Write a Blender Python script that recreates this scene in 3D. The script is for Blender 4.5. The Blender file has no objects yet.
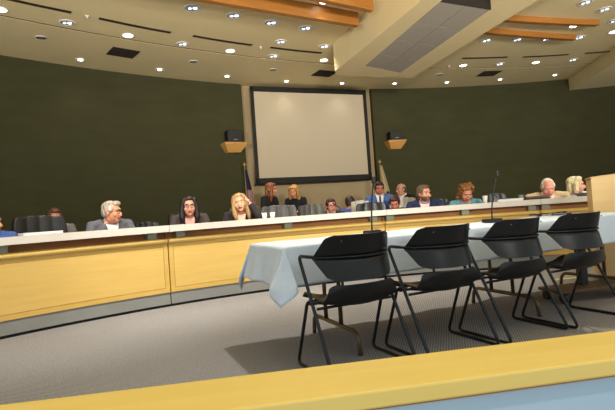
import bpy, bmesh, math, random
from mathutils import Vector, Matrix, noise
random.seed(7)
S = bpy.context.scene
C = S.collection
PI = math.pi
R = math.radians

# ------------------------------------------------------------------ materials
def lin(c):
    c = c / 255.0
    return c / 12.92 if c <= 0.04045 else ((c + 0.055) / 1.055) ** 2.4
def rgb(t): return (lin(t[0]), lin(t[1]), lin(t[2]), 1.0)
def mat(name, col, rough=0.5, metal=0.0, spec=0.5, emit=None, estr=0.0):
    m = bpy.data.materials.new(name); m.use_nodes = True
    b = m.node_tree.nodes['Principled BSDF']
    b.inputs['Base Color'].default_value = rgb(col)
    b.inputs['Roughness'].default_value = rough
    b.inputs['Metallic'].default_value = metal
    b.inputs['Specular IOR Level'].default_value = spec
    if emit:
        b.inputs['Emission Color'].default_value = rgb(emit)
        b.inputs['Emission Strength'].default_value = estr
    return m
def noisy(name, c1, c2, scale=(8, 8, 8), rough=0.5, detail=4.0, lo=0.3, hi=0.7, bump=0.0, spec=0.5, metal=0.0, dist=0.0):
    m = mat(name, c1, rough, metal, spec); nt = m.node_tree; N = nt.nodes; L = nt.links
    b = N['Principled BSDF']
    tc = N.new('ShaderNodeTexCoord'); mp = N.new('ShaderNodeMapping'); mp.inputs['Scale'].default_value = scale
    nz = N.new('ShaderNodeTexNoise'); nz.inputs['Scale'].default_value = 1.0; nz.inputs['Detail'].default_value = detail
    nz.inputs['Distortion'].default_value = dist
    cr = N.new('ShaderNodeValToRGB'); cr.color_ramp.elements[0].position = lo; cr.color_ramp.elements[1].position = hi
    cr.color_ramp.elements[0].color = rgb(c1); cr.color_ramp.elements[1].color = rgb(c2)
    L.new(tc.outputs['Object'], mp.inputs['Vector']); L.new(mp.outputs['Vector'], nz.inputs['Vector'])
    L.new(nz.outputs['Fac'], cr.inputs['Fac']); L.new(cr.outputs['Color'], b.inputs['Base Color'])
    if bump:
        bp = N.new('ShaderNodeBump'); bp.inputs['Strength'].default_value = bump; bp.inputs['Distance'].default_value = 0.01
        L.new(nz.outputs['Fac'], bp.inputs['Height']); L.new(bp.outputs['Normal'], b.inputs['Normal'])
    return m
def carpet_mat():
    m = mat('carpet', (150, 140, 128), 0.95, 0, 0.1); nt = m.node_tree; N = nt.nodes; L = nt.links
    b = N['Principled BSDF']
    tc = N.new('ShaderNodeTexCoord'); mp = N.new('ShaderNodeMapping')
    mp.inputs['Rotation'].default_value = (0, 0, R(62)); mp.inputs['Scale'].default_value = (40, 40, 40)
    sep = N.new('ShaderNodeSeparateXYZ')
    L.new(tc.outputs['Object'], mp.inputs['Vector']); L.new(mp.outputs['Vector'], sep.inputs['Vector'])
    def math_(op, a, bb=None):
        n = N.new('ShaderNodeMath'); n.operation = op
        if isinstance(a, float): n.inputs[0].default_value = a
        else: L.new(a, n.inputs[0])
        if bb is not None:
            if isinstance(bb, float): n.inputs[1].default_value = bb
            else: L.new(bb, n.inputs[1])
        return n.outputs[0]
    sx = math_('SINE', math_('MULTIPLY', sep.outputs['X'], 2 * PI)); sy = math_('SINE', math_('MULTIPLY', sep.outputs['Y'], 2 * PI))
    pr = math_('MULTIPLY', sx, sy)
    dots = math_('ADD', math_('MULTIPLY', pr, 0.5), 0.5)
    nz = N.new('ShaderNodeTexNoise'); nz.inputs['Scale'].default_value = 75; nz.inputs['Detail'].default_value = 3
    L.new(tc.outputs['Object'], nz.inputs['Vector'])
    mix = math_('ADD', math_('MULTIPLY', dots, 0.6), math_('MULTIPLY', nz.outputs['Fac'], 0.5))
    cr = N.new('ShaderNodeValToRGB')
    cr.color_ramp.elements[0].position = 0.30; cr.color_ramp.elements[0].color = rgb((82, 83, 88))
    cr.color_ramp.elements[1].position = 0.66; cr.color_ramp.elements[1].color = rgb((158, 157, 160))
    L.new(mix, cr.inputs['Fac']); L.new(cr.outputs['Color'], b.inputs['Base Color'])
    return m
M = {}
M['ceiling'] = noisy('painted ceiling', (226, 208, 162), (231, 213, 167), (1.2, 1.2, 1.2), 0.9, spec=0.1)
M['soffit'] = noisy('painted soffit', (226, 208, 162), (230, 212, 166), (1.5, 1.5, 1.5), 0.9, spec=0.1)
M['green'] = noisy('olive acoustic cloth', (65, 64, 43), (70, 69, 47), (2, 2, 6), 0.95, spec=0.1)
M['beige'] = noisy('beige wall paint', (170, 150, 116), (176, 156, 122), (2, 2, 2), 0.9, spec=0.1)
M['tile'] = noisy('acoustic tile', (164, 157, 146), (176, 169, 158), (40, 40, 40), 0.95, spec=0.05)
M['tilegap'] = mat('tile gap', (120, 112, 100), 0.9)
M['carpet'] = carpet_mat()
M['rib'] = noisy('orange stained wood', (152, 98, 40), (168, 112, 50), (3, 3, 30), 0.45)
M['maple'] = noisy('maple veneer', (218, 182, 100), (225, 190, 112), (1.5, 1.5, 26), 0.4, dist=0.6)
M['maple_edge'] = noisy('maple edge', (211, 172, 88), (218, 181, 100), (2, 2, 26), 0.45)
M['cap'] = noisy('yellow maple cap', (228, 198, 104), (234, 205, 114), (2.5, 30, 30), 0.4, dist=0.5)
M['walnut'] = noisy('brown recess wood', (160, 104, 46), (176, 118, 56), (2, 2, 30), 0.5)
M['groove'] = mat('groove', (120, 84, 40), 0.7)
M['ledge'] = noisy('pale laminate', (214, 208, 200), (220, 215, 207), (6, 6, 6), 0.35)
M['kick'] = noisy('grey kick laminate', (132, 134, 134), (140, 142, 141), (3, 3, 3), 0.5)
M['black'] = mat('black gap', (18, 17, 16), 0.8)
M['bracket'] = mat('brushed bracket', (142, 146, 126), 0.45, 0.3)
M['plastic'] = noisy('black moulded plastic', (10, 12, 16), (14, 16, 21), (60, 60, 60), 0.38, spec=0.45)
M['tube'] = mat('dark painted tube', (40, 44, 50), 0.35, 0.55)
M['screw'] = mat('screw', (110, 110, 110), 0.35, 0.8)
M['cloth'] = noisy('pale blue table linen', (214, 230, 250), (220, 235, 252), (30, 30, 30), 0.85, spec=0.15)
M['tblleg'] = mat('bronze steel', (112, 98, 76), 0.4, 0.6)
M['tabletop'] = mat('laminate table top', (150, 120, 84), 0.5)
M['leather'] = noisy('black leather', (30, 31, 34), (38, 39, 42), (25, 25, 25), 0.36, bump=0.15, spec=0.6)
M['greyleather'] = noisy('dark grey leather', (74, 73, 73), (86, 85, 84), (25, 25, 25), 0.42, bump=0.15)
M['sheenleather'] = noisy('leather sheen painted pale', (200, 194, 184), (208, 203, 194), (25, 25, 25), 0.45, bump=0.1)  # pale tone paints the leather's highlight over the whole chair
M['chrome'] = mat('chrome', (190, 190, 190), 0.2, 1.0)
M['screen'] = mat('projection fabric', (192, 178, 154), 0.9, 0, 0.1)
M['frame'] = mat('black screen border', (14, 13, 12), 0.7)
M['speaker'] = mat('black speaker cabinet', (14, 14, 14), 0.6)
M['grille'] = noisy('speaker grille', (20, 20, 20), (44, 44, 44), (90, 90, 90), 0.6)
M['shelfwood'] = noisy('oak bracket wood', (204, 150, 78), (214, 162, 90), (4, 4, 30), 0.5)
M['trimw'] = mat('white trim ring', (226, 222, 212), 0.5)
M['reflector'] = mat('mirror reflector', (196, 202, 212), 0.35, 0.7)
M['reflector_dark'] = mat('dark reflector', (46, 42, 38), 0.3, 0.6)
M['baffle'] = mat('pale baffle', (150, 158, 170), 0.4, 0.3)
M['lampon'] = mat('lit lamp', (255, 255, 255), 0.5, 0, 0.5, (255, 250, 240), 5.0)
M['lampcool'] = mat('lit cool lamp', (255, 255, 255), 0.5, 0, 0.5, (226, 236, 255), 1.5)
M['slot'] = mat('dark air slot', (44, 26, 14), 0.8)
M['vent'] = mat('dark vent', (26, 20, 14), 0.8)
M['gold'] = mat('gold finial', (196, 160, 84), 0.35, 0.8)
M['pole'] = mat('flag pole wood', (150, 128, 92), 0.5)
M['paper'] = mat('paper', (228, 230, 236), 0.8)
M['blue'] = mat('blue folder', (62, 92, 170), 0.6)
M['cup'] = mat('white cup', (232, 230, 226), 0.6)
M['grey'] = mat('grey plastic', (128, 128, 128), 0.5)
M['tape'] = mat('yellow tape', (222, 196, 72), 0.6)
M['micblack'] = mat('microphone black', (30, 30, 34), 0.45, 0.3)
M['panelgrey'] = noisy('pale grey laminate', (172, 196, 212), (178, 202, 217), (4, 4, 4), 0.6)
M['wheel'] = mat('black caster', (20, 20, 20), 0.5)
M['cartwood'] = noisy('dark wood board', (84, 66, 50), (94, 75, 58), (3, 3, 20), 0.45)
M['lectern'] = noisy('light maple lectern', (226, 190, 130), (232, 198, 140), (1.5, 1.5, 20), 0.45, dist=0.5)
def stripe_flag():
    m = mat('striped flag cloth', (150, 30, 36), 0.8); nt = m.node_tree; N = nt.nodes; L = nt.links
    tc = N.new('ShaderNodeTexCoord'); sp = N.new('ShaderNodeSeparateXYZ'); L.new(tc.outputs['Generated'], sp.inputs['Vector'])
    w = N.new('ShaderNodeMath'); w.operation = 'MULTIPLY'; w.inputs[1].default_value = 38
    s = N.new('ShaderNodeMath'); s.operation = 'SINE'
    ad = N.new('ShaderNodeMath'); ad.operation = 'MULTIPLY_ADD'; ad.inputs[1].default_value = 2.2
    L.new(sp.outputs['X'], ad.inputs[0]); L.new(sp.outputs['Z'], ad.inputs[2])
    L.new(ad.outputs[0], w.inputs[0]); L.new(w.outputs[0], s.inputs[0])
    cr = N.new('ShaderNodeValToRGB'); cr.color_ramp.interpolation = 'CONSTANT'
    cr.color_ramp.elements[0].color = rgb((128, 34, 40)); cr.color_ramp.elements[1].position = 0.5; cr.color_ramp.elements[1].color = rgb((214, 206, 200))
    L.new(s.outputs[0], cr.inputs['Fac'])
    g = N.new('ShaderNodeMath'); g.operation = 'GREATER_THAN'; g.inputs[1].default_value = 0.62; L.new(sp.outputs['Z'], g.inputs[0])
    mx = N.new('ShaderNodeMixRGB'); mx.inputs[2].default_value = rgb((34, 36, 66)); L.new(g.outputs[0], mx.inputs[0]); L.new(cr.outputs['Color'], mx.inputs[1])
    L.new(mx.outputs[0], N['Principled BSDF'].inputs['Base Color'])
    return m
M['usflag'] = stripe_flag()
M['creamflag'] = mat('cream flag cloth', (196, 178, 140), 0.85)
M['redflag'] = mat('dark red flag cloth', (104, 40, 40), 0.85)

# ------------------------------------------------------------------ mesh helpers
def obj(name, bm, m, parent=None, smooth=False, ms=None):
    me = bpy.data.meshes.new(name)
    bmesh.ops.recalc_face_normals(bm, faces=bm.faces[:])
    bm.to_mesh(me); bm.free()
    for x in (ms or [m]): me.materials.append(M[x] if isinstance(x, str) else x)
    if smooth:
        for p in me.polygons: p.use_smooth = True
    o = bpy.data.objects.new(name, me); C.objects.link(o)
    if parent: o.parent = parent
    return o
def sharp(o, ang=35):
    o.data.set_sharp_from_angle(angle=R(ang)); return o
def tag(o, label, cat, group=None):
    if len(label.replace('-', ' ').split()) > 16: print('LONG', label)
    o['label'] = label; o['category'] = cat
    if group: o['group'] = group
    return o
def struct(o): o['kind'] = 'structure'; return o
def thing(name, label, cat, loc=(0, 0, 0), rz=0.0, group=None):
    o = bpy.data.objects.new(name, None); C.objects.link(o)
    o.empty_display_size = 0.1
    o.location = loc; o.rotation_euler = (0, 0, rz)
    return tag(o, label, cat, group)
def dup(root, loc, rz, label, group=None):
    r = root.copy(); C.objects.link(r); r.location = loc; r.rotation_euler = (0, 0, rz); r['label'] = label
    if group: r['group'] = group
    for ch in list(root.children):
        c = ch.copy(); C.objects.link(c); c.parent = r
        for g in list(ch.children):
            d = g.copy(); C.objects.link(d); d.parent = c
    return r
def box(bm, c, s, bev=0.0, rot=None, seg=2):
    r = bmesh.ops.create_cube(bm, size=1.0); vs = r['verts']
    for v in vs: v.co = Vector((v.co.x * s[0], v.co.y * s[1], v.co.z * s[2]))
    if bev:
        es = list({e for v in vs for e in v.link_edges})
        rr = bmesh.ops.bevel(bm, geom=es, offset=bev, segments=seg, affect='EDGES', profile=0.5)
        vs = [v for v in set(rr['verts']) | {v for f in rr['faces'] for v in f.verts}]
        # include untouched verts of the same island
        seen = set(vs); st = list(vs)
        while st:
            v = st.pop()
            for e in v.link_edges:
                w = e.other_vert(v)
                if w not in seen: seen.add(w); st.append(w)
        vs = list(seen)
    for v in vs:
        if rot is not None: v.co = rot @ v.co
        v.co += Vector(c)
    return vs
def fillet(pts, r, seg=5):
    pts = [Vector(p) for p in pts]; out = [pts[0]]
    for i in range(1, len(pts) - 1):
        a, b, c = pts[i - 1], pts[i], pts[i + 1]
        d1 = (a - b); d2 = (c - b); k = min(r, d1.length * 0.45, d2.length * 0.45)
        p1 = b + d1.normalized() * k; p2 = b + d2.normalized() * k
        for j in range(seg + 1):
            t = j / seg; out.append((1 - t) ** 2 * p1 + 2 * t * (1 - t) * b + t * t * p2)
    out.append(pts[-1]); return out
def tube(bm, pts, r, n=10, cap=True):
    pts = [Vector(p) for p in pts]
    rs = r if isinstance(r, (list, tuple)) else [r] * len(pts)
    rings = []; up = None
    for i, p in enumerate(pts):
        t = (pts[min(i + 1, len(pts) - 1)] - pts[max(i - 1, 0)]).normalized()
        if up is None: up = Vector((0, 0, 1)) if abs(t.z) < 0.9 else Vector((0, 1, 0))
        x = t.cross(up)
        if x.length < 1e-5: x = t.orthogonal()
        x.normalize(); up = x.cross(t).normalized()
        rings.append([bm.verts.new(p + rs[i] * (math.cos(2 * PI * k / n) * x + math.sin(2 * PI * k / n) * up)) for k in range(n)])
    for a, b in zip(rings, rings[1:]):
        for k in range(n): bm.faces.new((a[k], a[(k + 1) % n], b[(k + 1) % n], b[k]))
    if cap: bm.faces.new(rings[0][::-1]); bm.faces.new(rings[-1])
    return rings
def lathe(bm, prof, c=(0, 0, 0), n=20, axis='z'):
    rings = []
    for r, z in prof:
        ring = []
        for k in range(n):
            a = 2 * PI * k / n
            p = Vector((r * math.cos(a), r * math.sin(a), z))
            if axis == 'x': p = Vector((p.z, p.x, p.y))
            if axis == 'y': p = Vector((p.x, p.z, p.y))
            ring.append(bm.verts.new(p + Vector(c)))
        rings.append(ring)
    for a, b in zip(rings, rings[1:]):
        for k in range(n): bm.faces.new((a[k], a[(k + 1) % n], b[(k + 1) % n], b[k]))
    bm.faces.new(rings[0][::-1]); bm.faces.new(rings[-1])
def sheet(bm, fn, nu, nv, th, both=True):
    P = [[Vector(fn(i / nu, j / nv)) for j in range(nv + 1)] for i in range(nu + 1)]
    def nrm(i, j):
        a = P[min(i + 1, nu)][j] - P[max(i - 1, 0)][j]; b = P[i][min(j + 1, nv)] - P[i][max(j - 1, 0)]
        n = a.cross(b); return n.normalized() if n.length > 1e-9 else Vector((0, 0, 1))
    A = [[bm.verts.new(P[i][j]) for j in range(nv + 1)] for i in range(nu + 1)]
    B = [[bm.verts.new(P[i][j] - nrm(i, j) * th) for j in range(nv + 1)] for i in range(nu + 1)]
    for i in range(nu):
        for j in range(nv):
            bm.faces.new((A[i][j], A[i + 1][j], A[i + 1][j + 1], A[i][j + 1]))
            bm.faces.new((B[i][j], B[i][j + 1], B[i + 1][j + 1], B[i + 1][j]))
    for i in range(nu):
        for j in (0, nv): bm.faces.new((A[i][j], B[i][j], B[i + 1][j], A[i + 1][j]))
    for j in range(nv):
        for i in (0, nu): bm.faces.new((A[i][j], A[i][j + 1], B[i][j + 1], B[i][j]))
def arcpt(c, r, a): return (c[0] + r * math.sin(R(a)), c[1] + r * math.cos(R(a)))
def arc_prism(bm, c, r0, r1, z0, z1, a0, a1, n=24):
    rings = []
    for i in range(n + 1):
        a = a0 + (a1 - a0) * i / n
        x0, y0 = arcpt(c, r0, a); x1, y1 = arcpt(c, r1, a)
        rings.append([bm.verts.new(p) for p in ((x0, y0, z0), (x1, y1, z0), (x1, y1, z1), (x0, y0, z1))])
    for a, b in zip(rings, rings[1:]):
        for k in range(4): bm.faces.new((a[k], a[(k + 1) % 4], b[(k + 1) % 4], b[k]))
    bm.faces.new(rings[0][::-1]); bm.faces.new(rings[-1])
def prism(bm, poly, z0, z1):
    a = [bm.verts.new((x, y, z0)) for x, y in poly]; b = [bm.verts.new((x, y, z1)) for x, y in poly]
    n = len(poly)
    for k in range(n): bm.faces.new((a[k], a[(k + 1) % n], b[(k + 1) % n], b[k]))
    bm.faces.new(a[::-1]); bm.faces.new(b)
def BM(): return bmesh.new()

# ------------------------------------------------------------------ camera
H = 0.96
F = 462.0
roll = R(4.0); pitch = math.atan(8.5 / F)
cd = bpy.data.cameras.new('camera'); cam = bpy.data.objects.new('camera', cd); C.objects.link(cam)
cd.sensor_width = 36.0; cd.lens = F / 615.0 * 36.0; cd.clip_start = 0.02
Xl = Vector((1, 0, 0)); Ul = Vector((0, -math.sin(pitch), math.cos(pitch))); Fw = Vector((0, math.cos(pitch), math.sin(pitch)))
cx_ = math.cos(roll) * Xl - math.sin(roll) * Ul; cy_ = math.sin(roll) * Xl + math.cos(roll) * Ul
cam.matrix_world = Matrix(((cx_.x, cy_.x, -Fw.x, 0), (cx_.y, cy_.y, -Fw.y, 0), (cx_.z, cy_.z, -Fw.z, H), (0, 0, 0, 1)))
S.camera = cam

# ------------------------------------------------------------------ room shell
WC = (5.5, -2.71); WR = 14.84         # plan circle of the curved rear wall
JC = (7.02, -5.37); JR = 16.14        # plan circle of the ceiling joint
CZ = 4.0; BZ = 4.0
bm = BM(); prism(bm, [(-8, 0.3), (11, 0.3), (11, 13), (-8, 13)], -0.12, 0.0); struct(obj('floor', bm, 'carpet'))
bm = BM()
pts = [arcpt(JC, JR - 0.02, a) for a in [x * 1.5 for x in range(-44, 29)]]
prism(bm, pts + [(15, 0.5), (-8.6, 0.5)], CZ, CZ + 0.06); struct(obj('ceiling', bm, 'ceiling'))
bm = BM()
inner = [arcpt(JC, JR + 0.02, a) for a in [-62 + x * 1.0 for x in range(0, 103)]]
outer = [arcpt(WC, WR + 0.4, a) for a in [-72 + x * 1.2 for x in range(0, 103)]]
va = [bm.verts.new((x, y, BZ)) for x, y in inner]; vb = [bm.verts.new((x, y, BZ)) for x, y in outer]
vc = [bm.verts.new((x, y, BZ + 0.2)) for x, y in inner]; vd = [bm.verts.new((x, y, BZ + 0.2)) for x, y in outer]
for i in range(len(inner) - 1):
    bm.faces.new((va[i], va[i + 1], vb[i + 1], vb[i])); bm.faces.new((vc[i], vd[i], vd[i + 1], vc[i + 1]))
    bm.faces.new((va[i], vc[i], vc[i + 1], va[i + 1])); bm.faces.new((vb[i], vb[i + 1], vd[i + 1], vd[i]))
bm.faces.new((va[0], vb[0], vd[0], vc[0])); bm.faces.new((va[-1], vc[-1], vd[-1], vb[-1]))
struct(obj('trim_1', bm, 'soffit'))
bm = BM(); arc_prism(bm, JC, JR - 0.0185, JR + 0.0195, CZ + 0.004, CZ + 0.05, -64, 42, 100); struct(obj('trim_7', bm, 'slot'))
bm = BM(); arc_prism(bm, WC, WR, WR + 0.12, 0, BZ + 0.1, -72, -27.35, 60); struct(sharp(obj('wall_left', bm, 'green', smooth=True)))
bm = BM(); arc_prism(bm, WC, WR, WR + 0.12, 0, BZ + 0.1, -14.4, 42, 70); struct(sharp(obj('wall_right', bm, 'green', smooth=True)))
bm = BM(); arc_prism(bm, WC, WR + 0.12, WR + 0.3, 0, BZ + 0.1, -30, -12, 30); struct(sharp(obj('wall_rear', bm, 'beige', smooth=True)))

# dropped radial trough under the ceiling
bm = BM()
prism(bm, [(0.667, 8.35), (1.19, 8.155), (1.86, 5.70), (2.35, 3.9), (2.10, 3.85), (1.60, 5.66)], 3.5, CZ + 0.02)
prism(bm, [(1.93, 8.73), (2.31, 8.88), (3.5, 4.7), (3.05, 4.5)], 3.5, CZ + 0.02)
prism(bm, [(0.667, 8.35), (0.72, 8.62), (2.31, 9.15), (2.31, 8.88), (1.93, 8.73), (1.19, 8.155)], 3.5, CZ + 0.02)
struct(obj('trim_2', bm, 'soffit'))
A0, A1, B0, B1 = Vector((1.19, 8.155)), Vector((1.93, 8.73)), Vector((1.845, 5.77)), Vector((2.612, 6.12))
def tq(u, v): return A0.lerp(A1, u).lerp(B0.lerp(B1, u), v)
def tquad(bm, u0, u1, v0, v1, z0, z1): prism(bm, [tuple(tq(*q)) for q in ((u0, v0), (u1, v0), (u1, v1), (u0, v1))], z0, z1)
bm = BM()
for i in range(2):
    for j in range(4): tquad(bm, i / 2 + 0.008, (i + 1) / 2 - 0.008, j / 4 + 0.003, (j + 1) / 4 - 0.003, 3.5004, 3.56)
struct(obj('trim_3', bm, 'tile'))
bm = BM(); tquad(bm, 0, 1, 0, 1, 3.56, 3.6); struct(obj('trim_4', bm, 'tilegap'))
bm = BM(); tquad(bm, -0.02, 1.02, 0.998, 1.005, 3.501, 3.9); tquad(bm, -0.02, 1.02, 1.005, 1.5, 3.9, CZ + 0.01); struct(obj('trim_5', bm, 'vent'))  # dark faces paint the shade inside the trough opening
# wide soffit at the right
bm = BM(); prism(bm, [(7.06, 12.12), (6.68, 9.5), (6.2, 6.0), (10.5, 6.0), (12, 11.2)], 3.7, CZ + 0.02); struct(obj('trim_6', bm, 'soffit'))

# curved wooden ceiling ribs
def ang(x, y): return math.degrees(math.atan2(x - WC[0], y - WC[1]))
def chord_rib(p, q, bend, label, zb=3.79):
    bm = BM(); n = 24; rings = []
    p = Vector(p); q = Vector(q); d = (q - p).normalized(); t = Vector((-d.y, d.x))
    for i in range(n + 1):
        s = i / n; c = p.lerp(q, s) + t * bend * 4 * s * (1 - s)
        a = c - t * 0.0; b = c + t * 0.09
        rings.append([bm.verts.new(v) for v in ((a.x, a.y, zb), (b.x, b.y, zb), (b.x, b.y, CZ - 0.001), (a.x, a.y, CZ - 0.001))])
    for a, b in zip(rings, rings[1:]):
        for k in range(4): bm.faces.new((a[k], a[(k + 1) % 4], b[(k + 1) % 4], b[k]))
    bm.faces.new(rings[0][::-1]); bm.faces.new(rings[-1])
    return tag(sharp(obj('ceiling_rib', bm, 'rib', smooth=True)), label, 'ceiling beam', 'curved wooden ceiling ribs')
chord_rib((-3.3, 4.62), (0.985, 7.06), 0.02, 'long curved orange wood ceiling rib ending at the soffit, lower of the left two')
chord_rib((-2.6, 4.20), (1.14, 6.555), 0.03, 'curved orange wood ceiling rib at the top edge of the picture left of the soffit')
chord_rib((2.6, 7.72), (5.31, 8.72), 0.05, 'short curved orange wood ceiling rib right of the soffit, lower of the two', 3.905)
chord_rib((2.8, 7.30), (5.33, 8.05), 0.05, 'short curved orange wood ceiling rib right of the soffit, upper of the two', 3.905)

# ------------------------------------------------------------------ ceiling fittings
def can(x, y, z, r, kind, label, group):
    names = {'big': 'downlight', 'disc': 'disc_light', 'small': 'spotlight', 'dark': 'spotlight'}
    t = thing(names[kind], label, 'ceiling light', (x, y, z), math.atan2(-(x - 0), y) , group)
    bm = BM(); lathe(bm, [(r, 0.0), (r, -0.006), (r * 0.93, -0.012), (r * 0.84, -0.010), (r * 0.84, 0.0)], n=28); obj('trim_ring', bm, 'trimw', t, True)
    if kind == 'disc':
        bm = BM(); lathe(bm, [(r * 0.84, -0.002), (r * 0.84, -0.009), (r * 0.5, -0.013), (0.002, -0.014), (0.002, -0.002)], n=28); obj('lamp', bm, 'lampon', t, True)
        return t
    bm = BM(); lathe(bm, [(r * 0.84, -0.001), (r * 0.84, -0.008), (r * 0.55, -0.004), (r * 0.54, -0.001)], n=28)
    rf = obj('reflector', bm, 'reflector_dark' if kind in ('dark', 'small') else 'reflector', t, True)
    if kind == 'big':
        bm = BM(); lathe(bm, [(r * 0.53, -0.001), (r * 0.53, -0.006), (0.002, -0.004), (0.002, -0.001)], n=24); obj('baffle', bm, 'baffle', rf, True)
        bm = BM(); lathe(bm, [(r * 0.26, -0.003), (r * 0.26, -0.014), (r * 0.1, -0.02), (0.002, -0.021), (0.002, -0.003)], (r * 0.3, 0, 0), n=16); obj('lamp', bm, 'lampcool', rf, True)
        bm = BM(); lathe(bm, [(r * 0.2, -0.003), (r * 0.2, -0.012), (0.002, -0.017), (0.002, -0.003)], (-r * 0.3, r * 0.12, 0), n=16); obj('lamp', bm, 'lampcool', rf, True)
    elif kind == 'small':
        bm = BM(); lathe(bm, [(r * 0.5, -0.003), (r * 0.5, -0.014), (r * 0.2, -0.02), (0.002, -0.022), (0.002, -0.003)], n=16); obj('lamp', bm, 'lampon', rf, True)
    else:
        bm = BM(); lathe(bm, [(r * 0.5, -0.002), (r * 0.5, -0.006), (0.002, -0.006), (0.002, -0.002)], n=16); obj('lamp', bm, 'grey', rf, True)
    return t
LIGHTS = []
ordn = ['first', 'second', 'third', 'fourth', 'fifth', 'sixth', 'seventh', 'eighth', 'ninth', 'tenth']
g = 'round recessed ceiling lights'
for i, p in enumerate([(-1.44, 6.53), (-0.9, 6.87), (-0.37, 7.22), (0.17, 7.53)]):
    LIGHTS.append((can(*p, CZ, 0.12, 'big', 'round mirrored downlight, %s from left in the row of four under the left wooden ribs' % ordn[i], g), 'big'))
for i, p in enumerate([(3.6, 8.7), (4.22, 8.78), (4.83, 8.87), (5.48, 8.91)]):
    LIGHTS.append((can(*p, CZ, 0.115, 'big', 'round mirrored downlight, %s from left in the row of four below the right wooden ribs' % ordn[i], g), 'big'))
for i, p in enumerate([(4.63, 7.29), (5.15, 7.62), (5.68, 8.16)]):
    LIGHTS.append((can(*p, CZ, 0.11, 'big', 'round mirrored downlight in the top right corner, %s from the top edge of the picture' % ordn[i], g), 'big'))
for p, l in [((-3.33, 6.72), 'round mirrored downlight beyond the leftmost black air slot'), ((-1.94, 7.84), 'round mirrored downlight between the second and third black air slots, close to the ceiling joint'),
             ((-0.45, 8.75), 'round mirrored downlight just below the left end of the slot nearest the soffit'), ((-0.27, 8.05), 'round mirrored downlight just above the slot nearest the soffit, left of its middle'),
             ((0.51, 8.42), 'round mirrored downlight tucked against the far left corner of the soffit'), ((4.51, 10.29), 'round mirrored downlight below the gap between the first two right air slots'),
             ((6.19, 10.36), 'round mirrored downlight between the two rightmost air slots above the right beam')]:
    LIGHTS.append((can(*p, CZ, 0.11, 'big', l, g), 'big'))
g2 = 'flat white disc lights in the ceiling'
for p, l in [((-3.95, 6.18), 'flat white disc light cut by the left edge of the picture'), ((-2.67, 7.32), 'flat white disc light above the left square vent'),
             ((-1.2, 8.31), 'flat white disc light below the third air slot from left'), ((0.53, 9.18), 'flat white disc light above the square vent beside the screen'),
             ((0.45, 6.61), 'flat white disc light between the two left wooden ribs at the top edge'), ((3.66, 10.19), 'flat white disc light below the first air slot right of the soffit'),
             ((5.01, 8.26), 'flat white disc light between the two right wooden ribs'), ((5.35, 10.35), 'flat white disc light below the middle air slot on the right'),
             ((7.04, 10.32), 'flat white disc light at the right edge below the rightmost air slot'), ((6.03, 8.72), 'flat white disc light near the right edge below the corner downlights')]:
    LIGHTS.append((can(*p, CZ, 0.09, 'disc', l, g2), 'disc'))
g3 = 'small spotlights in the outer ceiling band'
sm = [(-3.88, 8.23), (-2.72, 9.05), (-1.52, 9.79), (-0.28, 10.45), (1.02, 10.94), (2.34, 11.29), (3.7, 11.53), (5.07, 11.61), (6.42, 11.54)]
for i, p in enumerate(sm):
    LIGHTS.append((can(*p, BZ, 0.085, 'small', 'small bright spotlight close to the curved rear wall, %s from left' % ordn[i], g3), 'small'))
g4 = 'small unlit spotlights in the outer ceiling band'
for i, p in enumerate([(-3.98, 7.18), (-1.98, 8.75), (-0.52, 9.57), (1.69, 10.41), (3.3, 10.79)]):
    can(*p, BZ, 0.085, 'dark', 'small dark unlit spotlight in the outer ceiling band, %s from left' % ordn[i], g4)
sl = [((-3.61, 5.96), (-3.11, 6.41), 'leftmost'), ((-2.83, 6.65), (-1.99, 7.33), 'second from left'), ((-1.68, 7.52), (-0.78, 8.11), 'third from left'), ((-0.47, 8.28), (0.47, 8.76), 'fourth from left, ending at the soffit'),
      ((3.47, 9.68), (4.48, 9.82), 'first right of the soffit'), ((4.85, 9.89), (5.86, 9.94), 'second right of the soffit'), ((6.22, 9.94), (6.95, 9.9), 'last on the right, cut by the picture edge')]
for p, q, l in sl:
    bm = BM(); a = Vector(p); b = Vector(q); d = (b - a).normalized(); t = Vector((-d.y, d.x)); n = 8
    if l == 'leftmost': a = a - d * 0.45
    for e in (-1, 1):
        rings = []
        for i in range(n + 1):
            s = i / n; c = a.lerp(b, s) + t * 0.016 * 4 * s * (1 - s)
            c1 = c + t * (e * 0.019 - 0.014); c2 = c + t * (e * 0.019 + 0.014)
            rings.append([bm.verts.new(v) for v in ((c1.x, c1.y, CZ - 0.007), (c2.x, c2.y, CZ - 0.007), (c2.x, c2.y, CZ - 0.0005), (c1.x, c1.y, CZ - 0.0005))])
        for x, y in zip(rings, rings[1:]):
            for k in range(4): bm.faces.new((x[k], x[(k + 1) % 4], y[(k + 1) % 4], y[k]))
        bm.faces.new(rings[0][::-1]); bm.faces.new(rings[-1])
    tag(obj('air_slot', bm, 'slot'), 'long black air slot in the ceiling, %s' % l, 'air vent', 'black slot diffusers in the ceiling')
for c, q, l in [((-3.04, 8.05), 40, 'square black ceiling vent above the left green wall'), ((0.57, 10.08), 27, 'square black ceiling vent above the projection screen'), ((4.55, 11.0), 8, 'square black ceiling vent above the right green wall')]:
    t = thing('ceiling_vent', l, 'air vent', (c[0], c[1], BZ), R(q), 'square vents in the outer ceiling band')
    bm = BM(); box(bm, (0, 0, -0.004), (0.46, 0.40, 0.008)); obj('backing', bm, 'vent', t)
    bm = BM()
    for k in range(6): box(bm, (0, -0.16 + k * 0.064, -0.010), (0.42, 0.012, 0.012))
    obj('louvre', bm, 'slot', t)
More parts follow.
